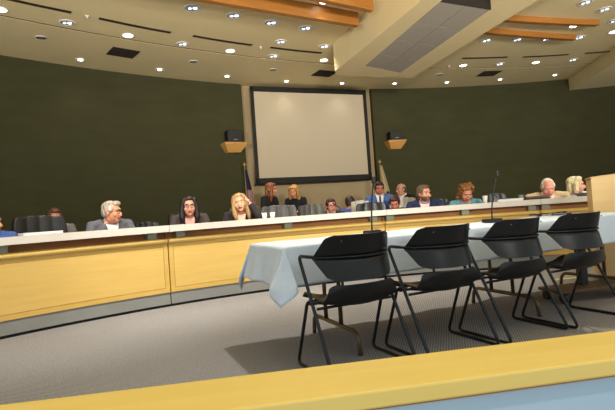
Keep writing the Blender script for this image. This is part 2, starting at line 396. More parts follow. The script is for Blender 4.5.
for i, (x, y, z, l) in enumerate([(-2.96, 6.56, CZ, 'tiny white sprinkler head between the first two left air slots'), (-0.64, 8.23, CZ, 'tiny white sprinkler head between the third and fourth left air slots'),
                                  (3.34, 10.18, CZ, 'tiny sprinkler head beside the right side of the soffit')]):
    bm = BM(); lathe(bm, [(0.03, 0.002), (0.028, -0.008), (0.010, -0.012), (0.008, -0.026), (0.015, -0.029), (0.015, -0.033)], (x, y, z), 14)
    tag(obj('sprinkler_head', bm, 'trimw', None, True), l, 'sprinkler', 'ceiling sprinkler heads')

# ------------------------------------------------------------------ projection screen
a = Vector((-1.11, 10.40)); b = Vector((1.65, 11.47)); d = (b - a); wd = d.length; az = math.atan2(d.y, d.x)
t = thing('projection_screen', 'large white projection screen in a black border hanging on the beige wall', 'screen', ((a.x + b.x) / 2, (a.y + b.y) / 2, 1.71), az)
hh = 3.93 - 1.71
bm = BM(); box(bm, (0, 0.02, hh / 2), (wd - 0.16, 0.012, hh - 0.24)); obj('screen_fabric', bm, 'screen', t)
bm = BM()
box(bm, (0, 0.02, 0.06), (wd, 0.03, 0.12)); box(bm, (0, 0.02, hh - 0.055), (wd, 0.03, 0.11)); box(bm, (-wd / 2 + 0.035, 0.02, hh / 2), (0.07, 0.03, hh)); box(bm, (wd / 2 - 0.045, 0.02, hh / 2), (0.09, 0.03, hh))
obj('screen_border', bm, 'frame', t)
bm = BM(); tube(bm, [(-wd / 2 - 0.03, 0.02, -0.01), (wd / 2 + 0.03, 0.02, -0.01)], 0.022, 12); obj('weight_bar', bm, 'frame', t, True)

# ------------------------------------------------------------------ speakers on wooden brackets
for px, pz, l1, l2, sp, q_ in [((-1.56, 10.24), 2.42, 'left', 'left of the projection screen', (0.34, 0.27), 0.86), ((2.31, 11.68), 2.43, 'right', 'right of the projection screen', (0.34, 0.22), 0.80)]:
    an = ang(*px); rz = R(-an)
    dx = Vector((math.sin(R(an)), math.cos(R(an))))
    p0 = Vector(WC) + dx * (WR - 0.002)
    t = thing('wall_bracket', 'tapered oak wall bracket under a black speaker, %s' % l2, 'shelf', (p0.x, p0.y, pz), rz, 'oak speaker brackets')
    bm = BM()
    poly = [(-0.29 * q_, 0.19), (0.29 * q_, 0.19), (0.29 * q_, 0.16), (0.17 * q_, 0.0), (-0.17 * q_, 0.0), (-0.29 * q_, 0.16)]
    f0 = [bm.verts.new((x, -0.30 if z > 0.1 else -0.16, z)) for x, z in poly]; f1 = [bm.verts.new((x, 0, z)) for x, z in poly]
    for k in range(6): bm.faces.new((f0[k], f0[(k + 1) % 6], f1[(k + 1) % 6], f1[k]))
    bm.faces.new(f0); bm.faces.new(f1[::-1]); obj('bracket_body', bm, 'shelfwood', t)
    bm = BM(); box(bm, (0, -0.155, 0.198), (0.60 * q_, 0.32, 0.016), 0.003); obj('bracket_top', bm, 'shelfwood', t)
    q = p0 - dx * 0.16
    s = thing('speaker', 'black box speaker standing on the oak bracket %s' % l2, 'speaker', (q.x, q.y, pz + 0.206), rz, 'wall speakers')
    bm = BM(); box(bm, (0, 0, sp[1] / 2), (sp[0], 0.22, sp[1]), 0.008); obj('cabinet', bm, 'speaker', s)
    bm = BM(); box(bm, (0, -0.112, sp[1] / 2), (sp[0] - 0.03, 0.006, sp[1] - 0.03)); obj('grille', bm, 'grille', s)
    bm = BM(); box(bm, (0, -0.118, 0.06), (0.09, 0.006, 0.02)); obj('badge', bm, 'grey', s)

# ------------------------------------------------------------------ flags
def flag(x, y, top, mats, label, wide, tall):
    t = thing('flag', label, 'flag', (x, y, 0))
    bm = BM(); lathe(bm, [(0.16, 0), (0.16, 0.03), (0.05, 0.06), (0.03, 0.10)], n=20); obj('flag_base', bm, 'gold', t, True)
    bm = BM(); tube(bm, [(0, 0, 0.05), (0, 0, top)], 0.013, 10); obj('pole', bm, 'pole', t, True)
    bm = BM(); lathe(bm, [(0.012, top), (0.034, top + 0.025), (0.036, top + 0.05), (0.012, top + 0.085), (0.003, top + 0.11)], n=14); obj('finial', bm, 'gold', t, True)
    for (m, sx, z0, z1, w, ph) in mats:
        bm = BM()
        def fn(u, v):
            ww = w * (0.25 + 0.75 * min(1, (1 - v) * 1.4)) ; 
            xx = sx + ww * u; yy = -0.03 + 0.05 * math.sin(u * 9 + v * 2 + ph) * (0.4 + 0.6 * (1 - v)); return (xx, yy, z0 + (z1 - z0) * v - 0.12 * u * (1 - v))
        sheet(bm, fn, 22, 20, 0.006); obj('flag_cloth', bm, m, t, True)
flag(-1.30, 9.98, 2.06, [('usflag', 0.0, 0.95, 2.0, 0.2, 0.3)], 'red, white and blue striped flag on a pole at the left of the projection screen', 0.2, 1.1)
flag(1.78, 10.95, 2.02, [('creamflag', 0.0, 1.25, 1.98, 0.17, 0.5), ('redflag', 0.10, 0.9, 1.35, 0.26, 1.2)], 'cream and dark red flag on a pole at the right of the projection screen', 0.2, 1.1)

# ------------------------------------------------------------------ dais
DC = (1.99, -0.05); DR = 6.5
seams = [-60.0, -33.95, -8.33, 10.45, 36.0]
brs = [[-57, -48.2, -35.45], [-32.55, -20.3, -9.65], [-7.6, 1.8, 9.7], [11.2, 22, 34]]
dl = ['curved maple dais section at the far left, below the empty leather chair', 'curved maple dais section left of the table end, below the dark-haired woman in glasses',
      'middle curved maple dais section behind the tall table microphone', 'right curved maple dais section running behind the lectern']
e = 0.09
for k in range(4):
    a0, a1 = seams[k] + e * 0.6, seams[k + 1] - e * 0.6
    am = (a0 + a1) / 2
    t = thing('dais_section', dl[k], 'dais', (0, 0, 0), 0, 'curved dais sections')
    bm = BM(); arc_prism(bm, DC, DR - 0.09, DR + 0.30, 0.862, 0.935, a0 - 0.03, a1 + 0.03, 30); sharp(obj('ledge', bm, 'ledge', t, True))
    bm = BM(); arc_prism(bm, DC, DR + 0.30, DR + 0.70, 0.71, 0.74, a0, a1, 30); sharp(obj('desktop', bm, 'walnut', t, True))
    bm = BM(); arc_prism(bm, DC, DR + 0.12, DR + 0.16, 0.05, 0.862, a0, a1, 30); sharp(obj('recess_board', bm, 'walnut', t, True))
    bm = BM(); n = 40; tube(bm, [(*arcpt(DC, DR - 0.008, a0 + (a1 - a0) * i / n), 0.757) for i in range(n + 1)], 0.028, 14); obj('nosing', bm, 'maple', t, True)
    bm = BM(); arc_prism(bm, DC, DR, DR + 0.12, 0.74, 0.784, a0, a1, 30); sharp(obj('nosing_top', bm, 'maple', t, True))
    gm = 0.05 / DR * 57.3; gw = 0.004 / DR * 57.3
    bm = BM()
    arc_prism(bm, DC, DR, DR + 0.02, 0.69, 0.745, a0, a1, 30); arc_prism(bm, DC, DR, DR + 0.02, 0.165, 0.215, a0, a1, 30)
    arc_prism(bm, DC, DR, DR + 0.02, 0.215, 0.69, a0, a0 + gm, 2); arc_prism(bm, DC, DR, DR + 0.02, 0.215, 0.69, a1 - gm, a1, 2)
    sharp(obj('panel_frame', bm, 'maple_edge', t, True))
    bm = BM(); arc_prism(bm, DC, DR + 0.001, DR + 0.02, 0.219, 0.686, a0 + gm + gw, a1 - gm - gw, 30); sharp(obj('front_panel', bm, 'maple', t, True))
    bm = BM(); arc_prism(bm, DC, DR + 0.02, DR + 0.06, 0.165, 0.745, a0, a1, 30); sharp(obj('panel_backing', bm, 'groove', t, True))
    bm = BM(); arc_prism(bm, DC, DR + 0.012, DR + 0.05, 0.03, 0.165, a0, a1, 30); sharp(obj('kick_plate', bm, 'kick', t, True))
    bm = BM(); arc_prism(bm, DC, DR + 0.03, DR + 0.12, 0.0, 0.03, a0, a1, 30); sharp(obj('plinth', bm, 'black', t, True))
    for q in brs[k]:
        x, y = arcpt(DC, DR + 0.055, q)
        bm = BM(); box(bm, (x, y, 0.823), (0.105, 0.10, 0.078), 0.004, Matrix.Rotation(R(-q), 3, 'Z')); obj('ledge_support', bm, 'bracket', t)
    bm = BM(); x, y = arcpt(DC, DR + 0.5, am); box(bm, (x, y, 0.355), (0.5, 0.04, 0.71), 0, Matrix.Rotation(R(-am + 90), 3, 'Z')); obj('desk_pier', bm, 'walnut', t)

# ------------------------------------------------------------------ executive chairs behind the dais
def exec_chair(name, leather, label, loc, rz, group, tilt=8, top=1.10, w=0.52):
    t = thing(name, label, 'chair', loc, rz, group)
    bm = BM()
    def bk(u, v):
        s = 2 * u - 1; z = 0.50 + (top - 0.50) * v; ww = w / 2 * (0.94 + 0.06 * math.sin(PI * v)) * (1 if v < 0.9 else 1 - 0.06 * ((v - 0.9) / 0.1) ** 2)
        return (ww * s, -0.24 + 0.05 * s * s - (z - 0.5) * math.tan(R(tilt)) - 0.006 * math.cos(s * 12.0), z - 0.015 * s * s * v)
    sheet(bm, bk, 28, 14, 0.075)
    bmesh.ops.remove_doubles(bm, verts=bm.verts[:], dist=0.0005)
    o = obj('backrest', bm, leather, t, True); md = o.modifiers.new('bevel', 'BEVEL'); md.width = 0.025; md.segments = 3; md.limit_method = 'ANGLE'; md.angle_limit = R(50)
    bm = BM(); box(bm, (0, 0.02, 0.455), (0.5, 0.5, 0.09), 0.035, seg=3); obj('seat', bm, leather, t, True)
    for s in (-1, 1):
        bm = BM(); tube(bm, fillet([(s * 0.27, -0.2, 0.5), (s * 0.29, -0.22, 0.64), (s * 0.29, 0.1, 0.66), (s * 0.25, 0.1, 0.43)], 0.06), 0.017, 10); obj('armrest', bm, 'micblack', t, True)
    bm = BM(); lathe(bm, [(0.03, 0.09), (0.03, 0.41)], n=14); obj('gas_column', bm, 'chrome', t, True)
    bm = BM()
    for k in range(5):
        a = 2 * PI * k / 5 + 0.3; tube(bm, [(0, 0, 0.10), (0.28 * math.cos(a), 0.28 * math.sin(a), 0.065)], [0.024, 0.015], 8)
    sb = obj('star_base', bm, 'micblack', t, True)
    for k in range(5):
        a = 2 * PI * k / 5 + 0.3
        bm = BM(); lathe(bm, [(0.028, -0.02), (0.028, 0.02)], (0.0, 0, 0), 12, 'x')
        bmesh.ops.rotate(bm, verts=bm.verts[:], cent=(0, 0, 0), matrix=Matrix.Rotation(a + PI / 2, 3, 'Z')); bmesh.ops.translate(bm, verts=bm.verts[:], vec=(0.28 * math.cos(a), 0.28 * math.sin(a), 0.028))
        obj('caster', bm, 'wheel', sb, True)
    return t
def face_to(x, y, tx, ty):  # rotation that turns local +Y towards a point
    return math.atan2(-(tx - x), ty - y)

# ------------------------------------------------------------------ people
SK = {}
def skinmat(c):
    if c not in SK: SK[c] = noisy('skin %d' % len(SK), c, tuple(min(255, int(x * 1.04)) for x in c), (30, 30, 30), 0.5, spec=0.3)
    return SK[c]
FM = {}
def fab(c, rough=0.85, kind='woven fabric'):
    k = (c, kind)
    if k not in FM: FM[k] = noisy('%s %d' % (kind, len(FM)), c, tuple(min(255, int(x * 1.14 + 4)) for x in c), (60, 60, 60), rough, spec=0.2)
    return FM[k]
def hairmat(c):
    k = (c, 'hair')
    if k not in FM: FM[k] = noisy('hair %d' % len(FM), tuple(int(x * 0.72) for x in c), tuple(min(255, int(x * 1.15)) for x in c), (55, 55, 9), 0.45, bump=0.5, lo=0.35, hi=0.65)
    return FM[k]
def ell(bm, c, r, rot=None, nu=18, nv=12):
    res = bmesh.ops.create_uvsphere(bm, u_segments=nu, v_segments=nv, radius=1.0)
    for v in res['verts']:
        v.co = Vector((v.co.x * r[0], v.co.y * r[1], v.co.z * r[2]))
        if rot is not None: v.co = rot @ v.co
        v.co += Vector(c)
    return res['verts']
def limb(bm, pts, rs):
    # tapered closed limb with rounded ends
    pts = [Vector(p) for p in pts]
    tube(bm, pts, list(rs), 12)
    for p, r in zip(pts, rs): ell(bm, p, (r, r, r), None, 12, 8)
def loft(bm, secs, n=24):
    rings = []
    for c, up, w, dpt in secs:   # c centre, up axis tilt (forward lean), w half width, dpt half depth
        ring = []
        for k in range(n):
            a = 2 * PI * k / n; ca, sa = math.cos(a), math.sin(a)
            x = w * math.copysign(abs(ca) ** 0.85, ca); y = dpt * math.copysign(abs(sa) ** 0.85, sa)
            f = Vector((0, math.cos(up), -math.sin(up)))
            ring.append(bm.verts.new(Vector(c) + Vector((x, 0, 0)) + f * y))
        rings.append(ring)
    for a, b in zip(rings, rings[1:]):
        for k in range(n): bm.faces.new((a[k], a[(k + 1) % n], b[(k + 1) % n], b[k]))
    bm.faces.new(rings[0][::-1]); bm.faces.new(rings[-1])
def fuse(bm, voxel, smooth=3):
    bmesh.ops.recalc_face_normals(bm, faces=bm.faces[:])
    me = bpy.data.meshes.new('raw'); bm.to_mesh(me); bm.free()
    o = bpy.data.objects.new('raw', me); C.objects.link(o)
    md = o.modifiers.new('r', 'REMESH'); md.mode = 'VOXEL'; md.voxel_size = voxel; md.use_smooth_shade = True
    ms = o.modifiers.new('s', 'SMOOTH'); ms.factor = 0.5; ms.iterations = smooth
    dg = bpy.context.evaluated_depsgraph_get()
    out = bpy.data.meshes.new_from_object(o.evaluated_get(dg))
    bpy.data.objects.remove(o); bpy.data.meshes.remove(me)
    for p in out.polygons: p.use_smooth = True
    return out
def meobj(name, me, m, parent=None):
    me.name = name; me.materials.clear(); me.materials.append(m)
    o = bpy.data.objects.new(name, me); C.objects.link(o)
    if parent: o.parent = parent
    return o
def hand(bm, wrist, dirv, palmn, s, side, curl=0.5):
    w = Vector(wrist); d = Vector(dirv).normalized(); n = Vector(palmn); n = (n - d * n.dot(d)).normalized(); x = d.cross(n).normalized() * side
    pc = w + d * 0.05 * s
    rot = Matrix((x, d, n)).transposed()
    ell(bm, pc, (0.04 * s, 0.052 * s, 0.016 * s), rot, 14, 10)
    for i, (o, L) in enumerate([(-0.03, 0.064), (-0.01, 0.074), (0.01, 0.07), (0.029, 0.055)]):
        b = pc + x * o * s + d * 0.04 * s; c1 = b + (d * 0.9 + n * 0.25 * curl) * L * 0.45 * s; c2 = c1 + (d * 0.75 + n * 0.8 * curl) * L * 0.3 * s; c3 = c2 + (d * 0.4 + n * 1.1 * curl) * L * 0.25 * s
        limb(bm, [b, c1, c2, c3], [0.0095 * s, 0.009 * s, 0.0085 * s, 0.0075 * s])
    b = pc - x * 0.032 * s - d * 0.02 * s
    limb(bm, [b, b - x * 0.028 * s + d * 0.02 * s + n * 0.008 * s, b - x * 0.036 * s + d * 0.05 * s + n * 0.014 * s], [0.013 * s, 0.011 * s, 0.009 * s])

def person(label, head, face, pose='sit', lean=18, hyaw=0, hpitch=0, hroll=0, s=1.06, skin=(214, 160, 130), hair=('short', (60, 45, 35)),
           nd=None, jacket=(60, 60, 66), shirt=None, tie=None, glasses=False, beard=None, arms=('desk', 'desk'), female=False, trousers=(40, 40, 46), hip_z=None, wide=1.0):
    """head = world position of the head centre, face = plan point the body faces."""
    hx, hy, hz = head
    rz = face_to(hx, hy, face[0], face[1])
    L = 0.50 * s; up = R(lean); ND = nd or (0.108 if pose == 'sit' else 0.125)
    # head centre in local frame relative to hip
    nk = Vector((0, math.sin(up) * L, math.cos(up) * L))
    hc_rel = nk + Vector((0, 0.055 * s + 0.07 * math.sin(up), ND * s))
    if hip_z is None: hip_z = hz - hc_rel.z
    Rm = Matrix.Rotation(rz, 3, 'Z')
    off = Rm @ hc_rel
    org = Vector((hx - off.x, hy - off.y, 0.0))
    hip = Vector((0, 0, hip_z)); NB = hip + nk; HC = Vector((0, hc_rel.y, hz))
    if abs(HC.z - (NB.z + ND * s)) > 0.01: NB = NB + Vector((0, 0, HC.z - ND * s - NB.z))
    spine = NB - hip
    HR = Matrix.Rotation(R(hyaw), 3, 'Z') @ Matrix.Rotation(R(hpitch), 3, 'X') @ Matrix.Rotation(R(hroll), 3, 'Y')
    def hp(x, y, z): return HC + HR @ (Vector((x, y, z)) * s)
    sw = (0.172 if female else 0.195) * s * wide
    # joints
    def sp(t): return hip + spine * t
    sh = [sp(0.905) + Vector((-sw, 0.01, 0)), sp(0.905) + Vector((sw, 0.01, 0))]
    el, wr, hd, pn = [], [], [], []
    for i, q in enumerate(arms):
        sg = -1 if i == 0 else 1
        if q == 'desk':
            e_ = sh[i] + Vector((sg * 0.07, 0.10, -0.25)) * s; w_ = e_ + Vector((-sg * 0.12, 0.20, -0.02)) * s
            w_.z = max(w_.z, 0.775); dr = Vector((-sg * 0.35, 0.9, -0.05)); nn = Vector((0, 0, -1))
        elif q == 'side':
            e_ = sh[i] + Vector((sg * 0.06, -0.02, -0.29)) * s; w_ = e_ + Vector((-sg * 0.01, 0.07, -0.25)) * s; dr = Vector((0, 0.15, -1)); nn = Vector((-sg, 0, 0))
        elif q == 'front':
            e_ = sh[i] + Vector((sg * 0.06, 0.03, -0.28)) * s; w_ = e_ + Vector((-sg * 0.10, 0.22, 0.05)) * s; dr = Vector((-sg * 0.6, 0.8, 0.1)); nn = Vector((0, 0, -1))
        elif q == 'head':
            e_ = sh[i] + Vector((sg * 0.13, 0.20, -0.16)) * s; w_ = hp(sg * 0.135, 0.07, -0.03) + Vector((0, 0, -0.02)); dr = (hp(sg * 0.07, 0.03, 0.10) - w_); nn = Vector((-sg, -0.2, 0))
        elif q == 'phone':
            e_ = sh[i] + Vector((sg * 0.05, 0.08, -0.26)) * s; w_ = hp(sg * 0.03, 0.14, -0.17); dr = hp(sg * 0.02, 0.13, -0.05) - w_; nn = Vector((0, -1, 0))
        el.append(e_); wr.append(w_); hd.append(dr); pn.append(nn)
    if pose == 'sit':
        knee = [hip + Vector((sg * 0.10, 0.40, 0.02)) * 1 for sg in (-1, 1)]
        knee = [Vector((k.x, k.y, min(k.z, 0.56))) for k in knee]
        ank = [Vector((k.x, k.y + 0.02, 0.085)) for k in knee]
    else:
        knee = [Vector((sg * 0.095, 0.02, hip_z * 0.52)) for sg in (-1, 1)]; ank = [Vector((sg * 0.10, -0.02, 0.085)) for sg in (-1, 1)]
    hipj = [hip + Vector((sg * 0.09, 0.0, -0.01)) * s for sg in (-1, 1)]
    # ---------------- body: one continuous surface
    bm = BM()
    hw = 0.165 * s
    W = [(0.0, hw, 0.115), (0.22, 0.145 * s, 0.108), (0.45, 0.14 * s, 0.108), (0.7, 0.155 * s, 0.112), (0.86, sw * 0.92, 0.098), (0.955, sw * 0.76, 0.078), (1.02, 0.07 * s, 0.06)]
    loft(bm, [(sp(t) + Vector((0, 0.0, -0.08 if t == 0 else 0)), up, w, dd * s) for t, w, dd in W])
    limb(bm, [sp(0.96), NB + Vector((0, 0.012, 0.03)), hp(0, -0.012, -0.07)], [0.062 * s, 0.057 * s, 0.054 * s])
    ell(bm, hp(0, -0.012, 0.028), (0.076 * s, 0.097 * s, 0.088 * s), HR)
    ell(bm, hp(0, 0.026, -0.035), (0.062 * s, 0.066 * s, 0.078 * s), HR)
    ell(bm, hp(0, 0.058, -0.092), (0.028 * s, 0.026 * s, 0.02 * s), HR, 12, 8)
    ell(bm, hp(0, 0.096, -0.022), (0.012 * s, 0.02 * s, 0.026 * s), HR, 12, 8)
    ell(bm, hp(0, 0.104, -0.036), (0.017 * s, 0.015 * s, 0.012 * s), HR, 12, 8)
    ell(bm, hp(0, 0.080, 0.030), (0.05 * s, 0.014 * s, 0.012 * s), HR, 12, 8)
    ell(bm, hp(0, 0.086, -0.064), (0.024 * s, 0.010 * s, 0.010 * s), HR, 12, 8)
    for sg in (-1, 1):
        ell(bm, hp(sg * 0.078, -0.008, -0.008), (0.010 * s, 0.02 * s, 0.032 * s), HR, 12, 8)
        ell(bm, hp(sg * 0.045, 0.062, -0.03), (0.022 * s, 0.02 * s, 0.022 * s), HR, 12, 8)
    for i, sg in enumerate((-1, 1)):
        limb(bm, [sp(0.9) + Vector((sg * sw * 0.6, 0, 0)), sh[i], (sh[i] + el[i]) / 2, el[i], (el[i] + wr[i]) / 2, wr[i]], [0.055 * s, 0.055 * s, 0.047 * s, 0.041 * s, 0.038 * s, 0.027 * s])
        hand(bm, wr[i], hd[i], pn[i], s, sg, 0.5)
        limb(bm, [hipj[i], (hipj[i] + knee[i]) / 2, knee[i], knee[i].lerp(ank[i], 0.35), ank[i]], [0.085 * s, 0.078 * s, 0.058 * s, 0.054 * s, 0.036 * s])
        limb(bm, [ank[i] + Vector((0, -0.03, -0.045)), ank[i] + Vector((0, 0.06, -0.05)), ank[i] + Vector((0, 0.15, -0.06))], [0.036, 0.034, 0.024])
    me = fuse(bm, 0.0075, 2)
    o = meobj('person', me, skinmat(skin)); o.location = org; o.rotation_euler = (0, 0, rz); tag(o, label, 'person')
    me.materials.append(fab((150, 84, 78), 0.6, 'lip skin')); me.materials.append(fab((40, 30, 26), 0.3, 'eye')); me.materials.append(hairmat(hair[1])); me.materials.append(fab((232, 226, 220), 0.3, 'eye white'))
    inv = HR.transposed()
    if beard: me.materials.append(hairmat(beard))
    for p in me.polygons:
        if p.center.z < HC.z - 0.16 * s: continue
        q = (inv @ (p.center - HC)) / s
        if q.y < 0.02: 
            if beard and q.z < -0.045 and q.y > -0.01 and q.z > -0.13 and abs(q.x) > 0.04: p.material_index = 5
            continue
        ax = abs(q.x)
        if beard and q.z < -0.042 and q.z > -0.125 and not (q.z > -0.074 and q.z < -0.06 and ax < 0.022): p.material_index = 5
        if ax < 0.024 and -0.073 < q.z < -0.058 and q.y > 0.07: p.material_index = 1
        if q.y > 0.05 and 0.016 < ax < 0.048:
            if ((ax - 0.032) / 0.012) ** 2 + ((q.z - 0.004) / 0.0055) ** 2 < 1: p.material_index = 4
            if ((ax - 0.032) / 0.007) ** 2 + ((q.z - 0.004) / 0.007) ** 2 < 1: p.material_index = 2
            if 0.022 < q.z < 0.031: p.material_index = 3
    # ---------------- clothing
    th = 0.016
    bm = BM()
    top_t = [(0.02, hw + th + 0.01, 0.118)] + [(t, w + th, dd + 0.012) for t, w, dd in W[1:5]] + [(0.95, sw * 0.78, 0.088), (1.0, 0.084 * s, 0.070)]
    loft(bm, [(sp(t) + Vector((0, 0, -0.1 if t < 0.05 and pose != 'sit' else 0)), up, w, dd * s) for t, w, dd in top_t])
    for i, sg in enumerate((-1, 1)):
        wl = el[i].lerp(wr[i], 0.92)
        limb(bm, [sp(0.93) + Vector((sg * sw * 0.55, 0, 0.0)), sh[i], (sh[i] + el[i]) / 2, el[i], (el[i] + wl) / 2, wl], [0.062 * s, 0.058 * s, 0.056 * s, 0.052 * s, 0.05 * s, 0.042 * s])
    cl = 'jacket' if shirt else 'top'
    jk = meobj(cl, fuse(bm, 0.01, 2), fab(jacket), o)
    bm = BM()
    loft(bm, [(hip + Vector((0, 0, -0.10)), 0, hw + 0.008, 0.122 * s), (hip + Vector((0, 0, 0.0)), 0, hw + 0.012, 0.125 * s), (sp(0.16), up, 0.155 * s, 0.118 * s)])
    for i in range(2): limb(bm, [hipj[i], (hipj[i] + knee[i]) / 2, knee[i], knee[i].lerp(ank[i], 0.35), ank[i]], [0.098 * s, 0.09 * s, 0.072 * s, 0.066 * s, 0.055 * s])
    meobj('trousers', fuse(bm, 0.012, 2), fab(trousers), o)
    for i in range(2):
        bm = BM(); limb(bm, [ank[i] + Vector((0, -0.035, -0.042)), ank[i] + Vector((0, 0.06, -0.045)), ank[i] + Vector((0, 0.16, -0.052))], [0.042, 0.04, 0.032])
        obj('shoe', bm, 'leather', o, True)
    fw = Vector((0, math.cos(up), -math.sin(up)))
    def chest(x, t, out):   # point on the front of the clothed chest
        for k in range(len(top_t) - 1):
            if top_t[k][0] <= t <= top_t[k + 1][0]:
                f = (t - top_t[k][0]) / (top_t[k + 1][0] - top_t[k][0]); w = top_t[k][1] * (1 - f) + top_t[k + 1][1] * f; dd = (top_t[k][2] * (1 - f) + top_t[k + 1][2] * f) * s; break
        else: w, dd = top_t[-1][1], top_t[-1][2] * s
        r = max(0.0, 1 - (abs(x) / w) ** 2) ** 0.5
        return sp(t) + Vector((x, 0, 0)) + fw * (dd * r + out)
    if shirt:
        bm = BM(); sheet(bm, lambda u, v: chest((u - 0.5) * 2 * (0.008 + 0.055 * v) * s, 0.5 + 0.485 * v, 0.008), 10, 14, 0.02)
        sf = obj('shirt_front', bm, fab(shirt), o, True)
        bm = BM() if not female else None
        if bm: tube(bm, [NB + Vector((0.064 * s * math.cos(a), 0.008 + 0.064 * s * math.sin(a), 0.012 + 0.026 * (-math.sin(a)))) for a in [2 * PI * k / 20 for k in range(21)]], 0.010 * s, 8); obj('collar', bm, fab(shirt), sf, True)
        for sg in (-1, 1):
            bm = BM(); sheet(bm, lambda u, v: chest(sg * (0.008 + 0.055 * v + (0.03 * (1 - abs(2 * v - 1.1))) * u) * s, 0.5 + 0.47 * v, 0.032), 4, 12, 0.012); obj('lapel', bm, fab(jacket), jk, True)
    if tie:
        bm = BM(); sheet(bm, lambda u, v: chest((u - 0.5) * (0.05 - 0.022 * v) * s, 0.5 + 0.455 * v, 0.036), 4, 12, 0.008); ell(bm, chest(0, 0.965, 0.028), (0.018 * s, 0.012 * s, 0.018 * s), None, 10, 8); obj('tie', bm, fab(tie), sf, True)
    # ---------------- hair
    st, hcol = hair
    bm = BM()
    if st in ('short', 'long', 'bob', 'curly', 'wave'):
        ell(bm, hp(0, -0.026, 0.046), (0.083 * s, 0.096 * s, 0.084 * s), HR)
        ell(bm, hp(0, -0.05, 0.0), (0.081 * s, 0.066 * s, 0.085 * s), HR)
        ell(bm, hp(0, 0.03, 0.092), (0.064 * s, 0.05 * s, 0.034 * s), HR)
        for sg in (-1, 1): ell(bm, hp(sg * 0.07, 0.0, 0.035), (0.018 * s, 0.05 * s, 0.05 * s), HR)
    if st == 'short' and female is False:
        pass
    if st in ('long', 'wave'):
        dz = 0.02 if st == 'wave' else 0
        for sg in (-1, 1):
            limb(bm, [hp(sg * 0.058, 0.035, 0.08), hp(sg * 0.078, 0.03, 0.02), hp(sg * 0.086, 0.025, -0.06), hp(sg * 0.088, 0.03, -0.13), hp(sg * 0.08, 0.035, -0.19 - dz)], [0.03 * s, 0.03 * s, 0.034 * s, 0.036 * s, 0.02 * s])
        ell(bm, hp(0, -0.065, -0.075), (0.088 * s, 0.045 * s, 0.125 * s), HR)
    if st == 'bob':
        for sg in (-1, 1):
            limb(bm, [hp(sg * 0.06, 0.035, 0.08), hp(sg * 0.08, 0.02, 0.02), hp(sg * 0.086, 0.015, -0.05), hp(sg * 0.082, 0.018, -0.095)], [0.03 * s, 0.032 * s, 0.036 * s, 0.026 * s])
        ell(bm, hp(0, -0.065, -0.04), (0.092 * s, 0.05 * s, 0.085 * s), HR)
    if st == 'curly':
        for k in range(46):
            a = random.uniform(0, 2 * PI); z = random.uniform(-0.09, 0.12)
            if z < 0.07 and math.sin(a) > 0.35: continue
            rr = 0.09 * math.sqrt(max(0.05, 1 - (max(0, z) / 0.14) ** 2)); q = random.uniform(0.026, 0.036)
            ell(bm, hp(rr * math.cos(a), -0.02 + (rr + 0.008) * math.sin(a), z), (q * s, q * s, q * s), HR, 10, 8)
        for k in range(12): ell(bm, hp(random.uniform(-0.07, 0.07), random.uniform(0.03, 0.075), random.uniform(0.085, 0.115)), (0.026 * s,) * 3, HR, 10, 8)
    if st == 'fringe':
        ell(bm, hp(0, -0.054, 0.0), (0.079 * s, 0.06 * s, 0.058 * s), HR)
        for sg in (-1, 1): ell(bm, hp(sg * 0.073, -0.022, 0.022), (0.012 * s, 0.045 * s, 0.034 * s), HR)
    if st == 'thin':
        ell(bm, hp(0, -0.03, 0.036), (0.0795 * s, 0.09 * s, 0.0865 * s), HR)
        ell(bm, hp(0, -0.054, 0.0), (0.079 * s, 0.06 * s, 0.07 * s), HR)
        for sg in (-1, 1): ell(bm, hp(sg * 0.072, -0.01, 0.025), (0.013 * s, 0.045 * s, 0.04 * s), HR)
    if st == 'quiff':
        ell(bm, hp(0, -0.026, 0.044), (0.082 * s, 0.094 * s, 0.082 * s), HR); ell(bm, hp(0, -0.052, 0.0), (0.08 * s, 0.064 * s, 0.078 * s), HR)
        ell(bm, hp(0, 0.045, 0.092), (0.06 * s, 0.05 * s, 0.032 * s), HR)
        for sg in (-1, 1): ell(bm, hp(sg * 0.071, -0.002, 0.03), (0.015 * s, 0.05 * s, 0.045 * s), HR)
    meobj('hair', fuse(bm, 0.007, 1), hairmat(hcol), o)
    if glasses:
        bm = BM()
        for sg in (-1, 1):
            tube(bm, [hp(sg * 0.034 + 0.025 * math.cos(a), 0.098, 0.002 + 0.018 * math.sin(a)) for a in [2 * PI * k / 16 for k in range(17)]], 0.0026 * s, 6)
            tube(bm, [hp(sg * 0.059, 0.097, 0.006), hp(sg * 0.08, 0.06, 0.008), hp(sg * 0.083, -0.01, 0.006)], 0.0024 * s, 6)
        tube(bm, [hp(-0.009, 0.1, 0.006), hp(0.009, 0.1, 0.006)], 0.0025 * s, 6)
        obj('glasses', bm, 'micblack', o, True)
    return o, org, rz, hip_z

T0 = (1.99, -0.05)
chairproto = None
def seat_for(px, py, rz, label, leather='leather', top=1.10, tilt=8, w=0.52, back=0.0, grp='executive chairs behind the dais'):
    x = px + math.sin(rz) * back; y = py - math.cos(rz) * back
    return exec_chair('executive_chair', leather, label, (x, y, 0), rz, grp, tilt, top, w)

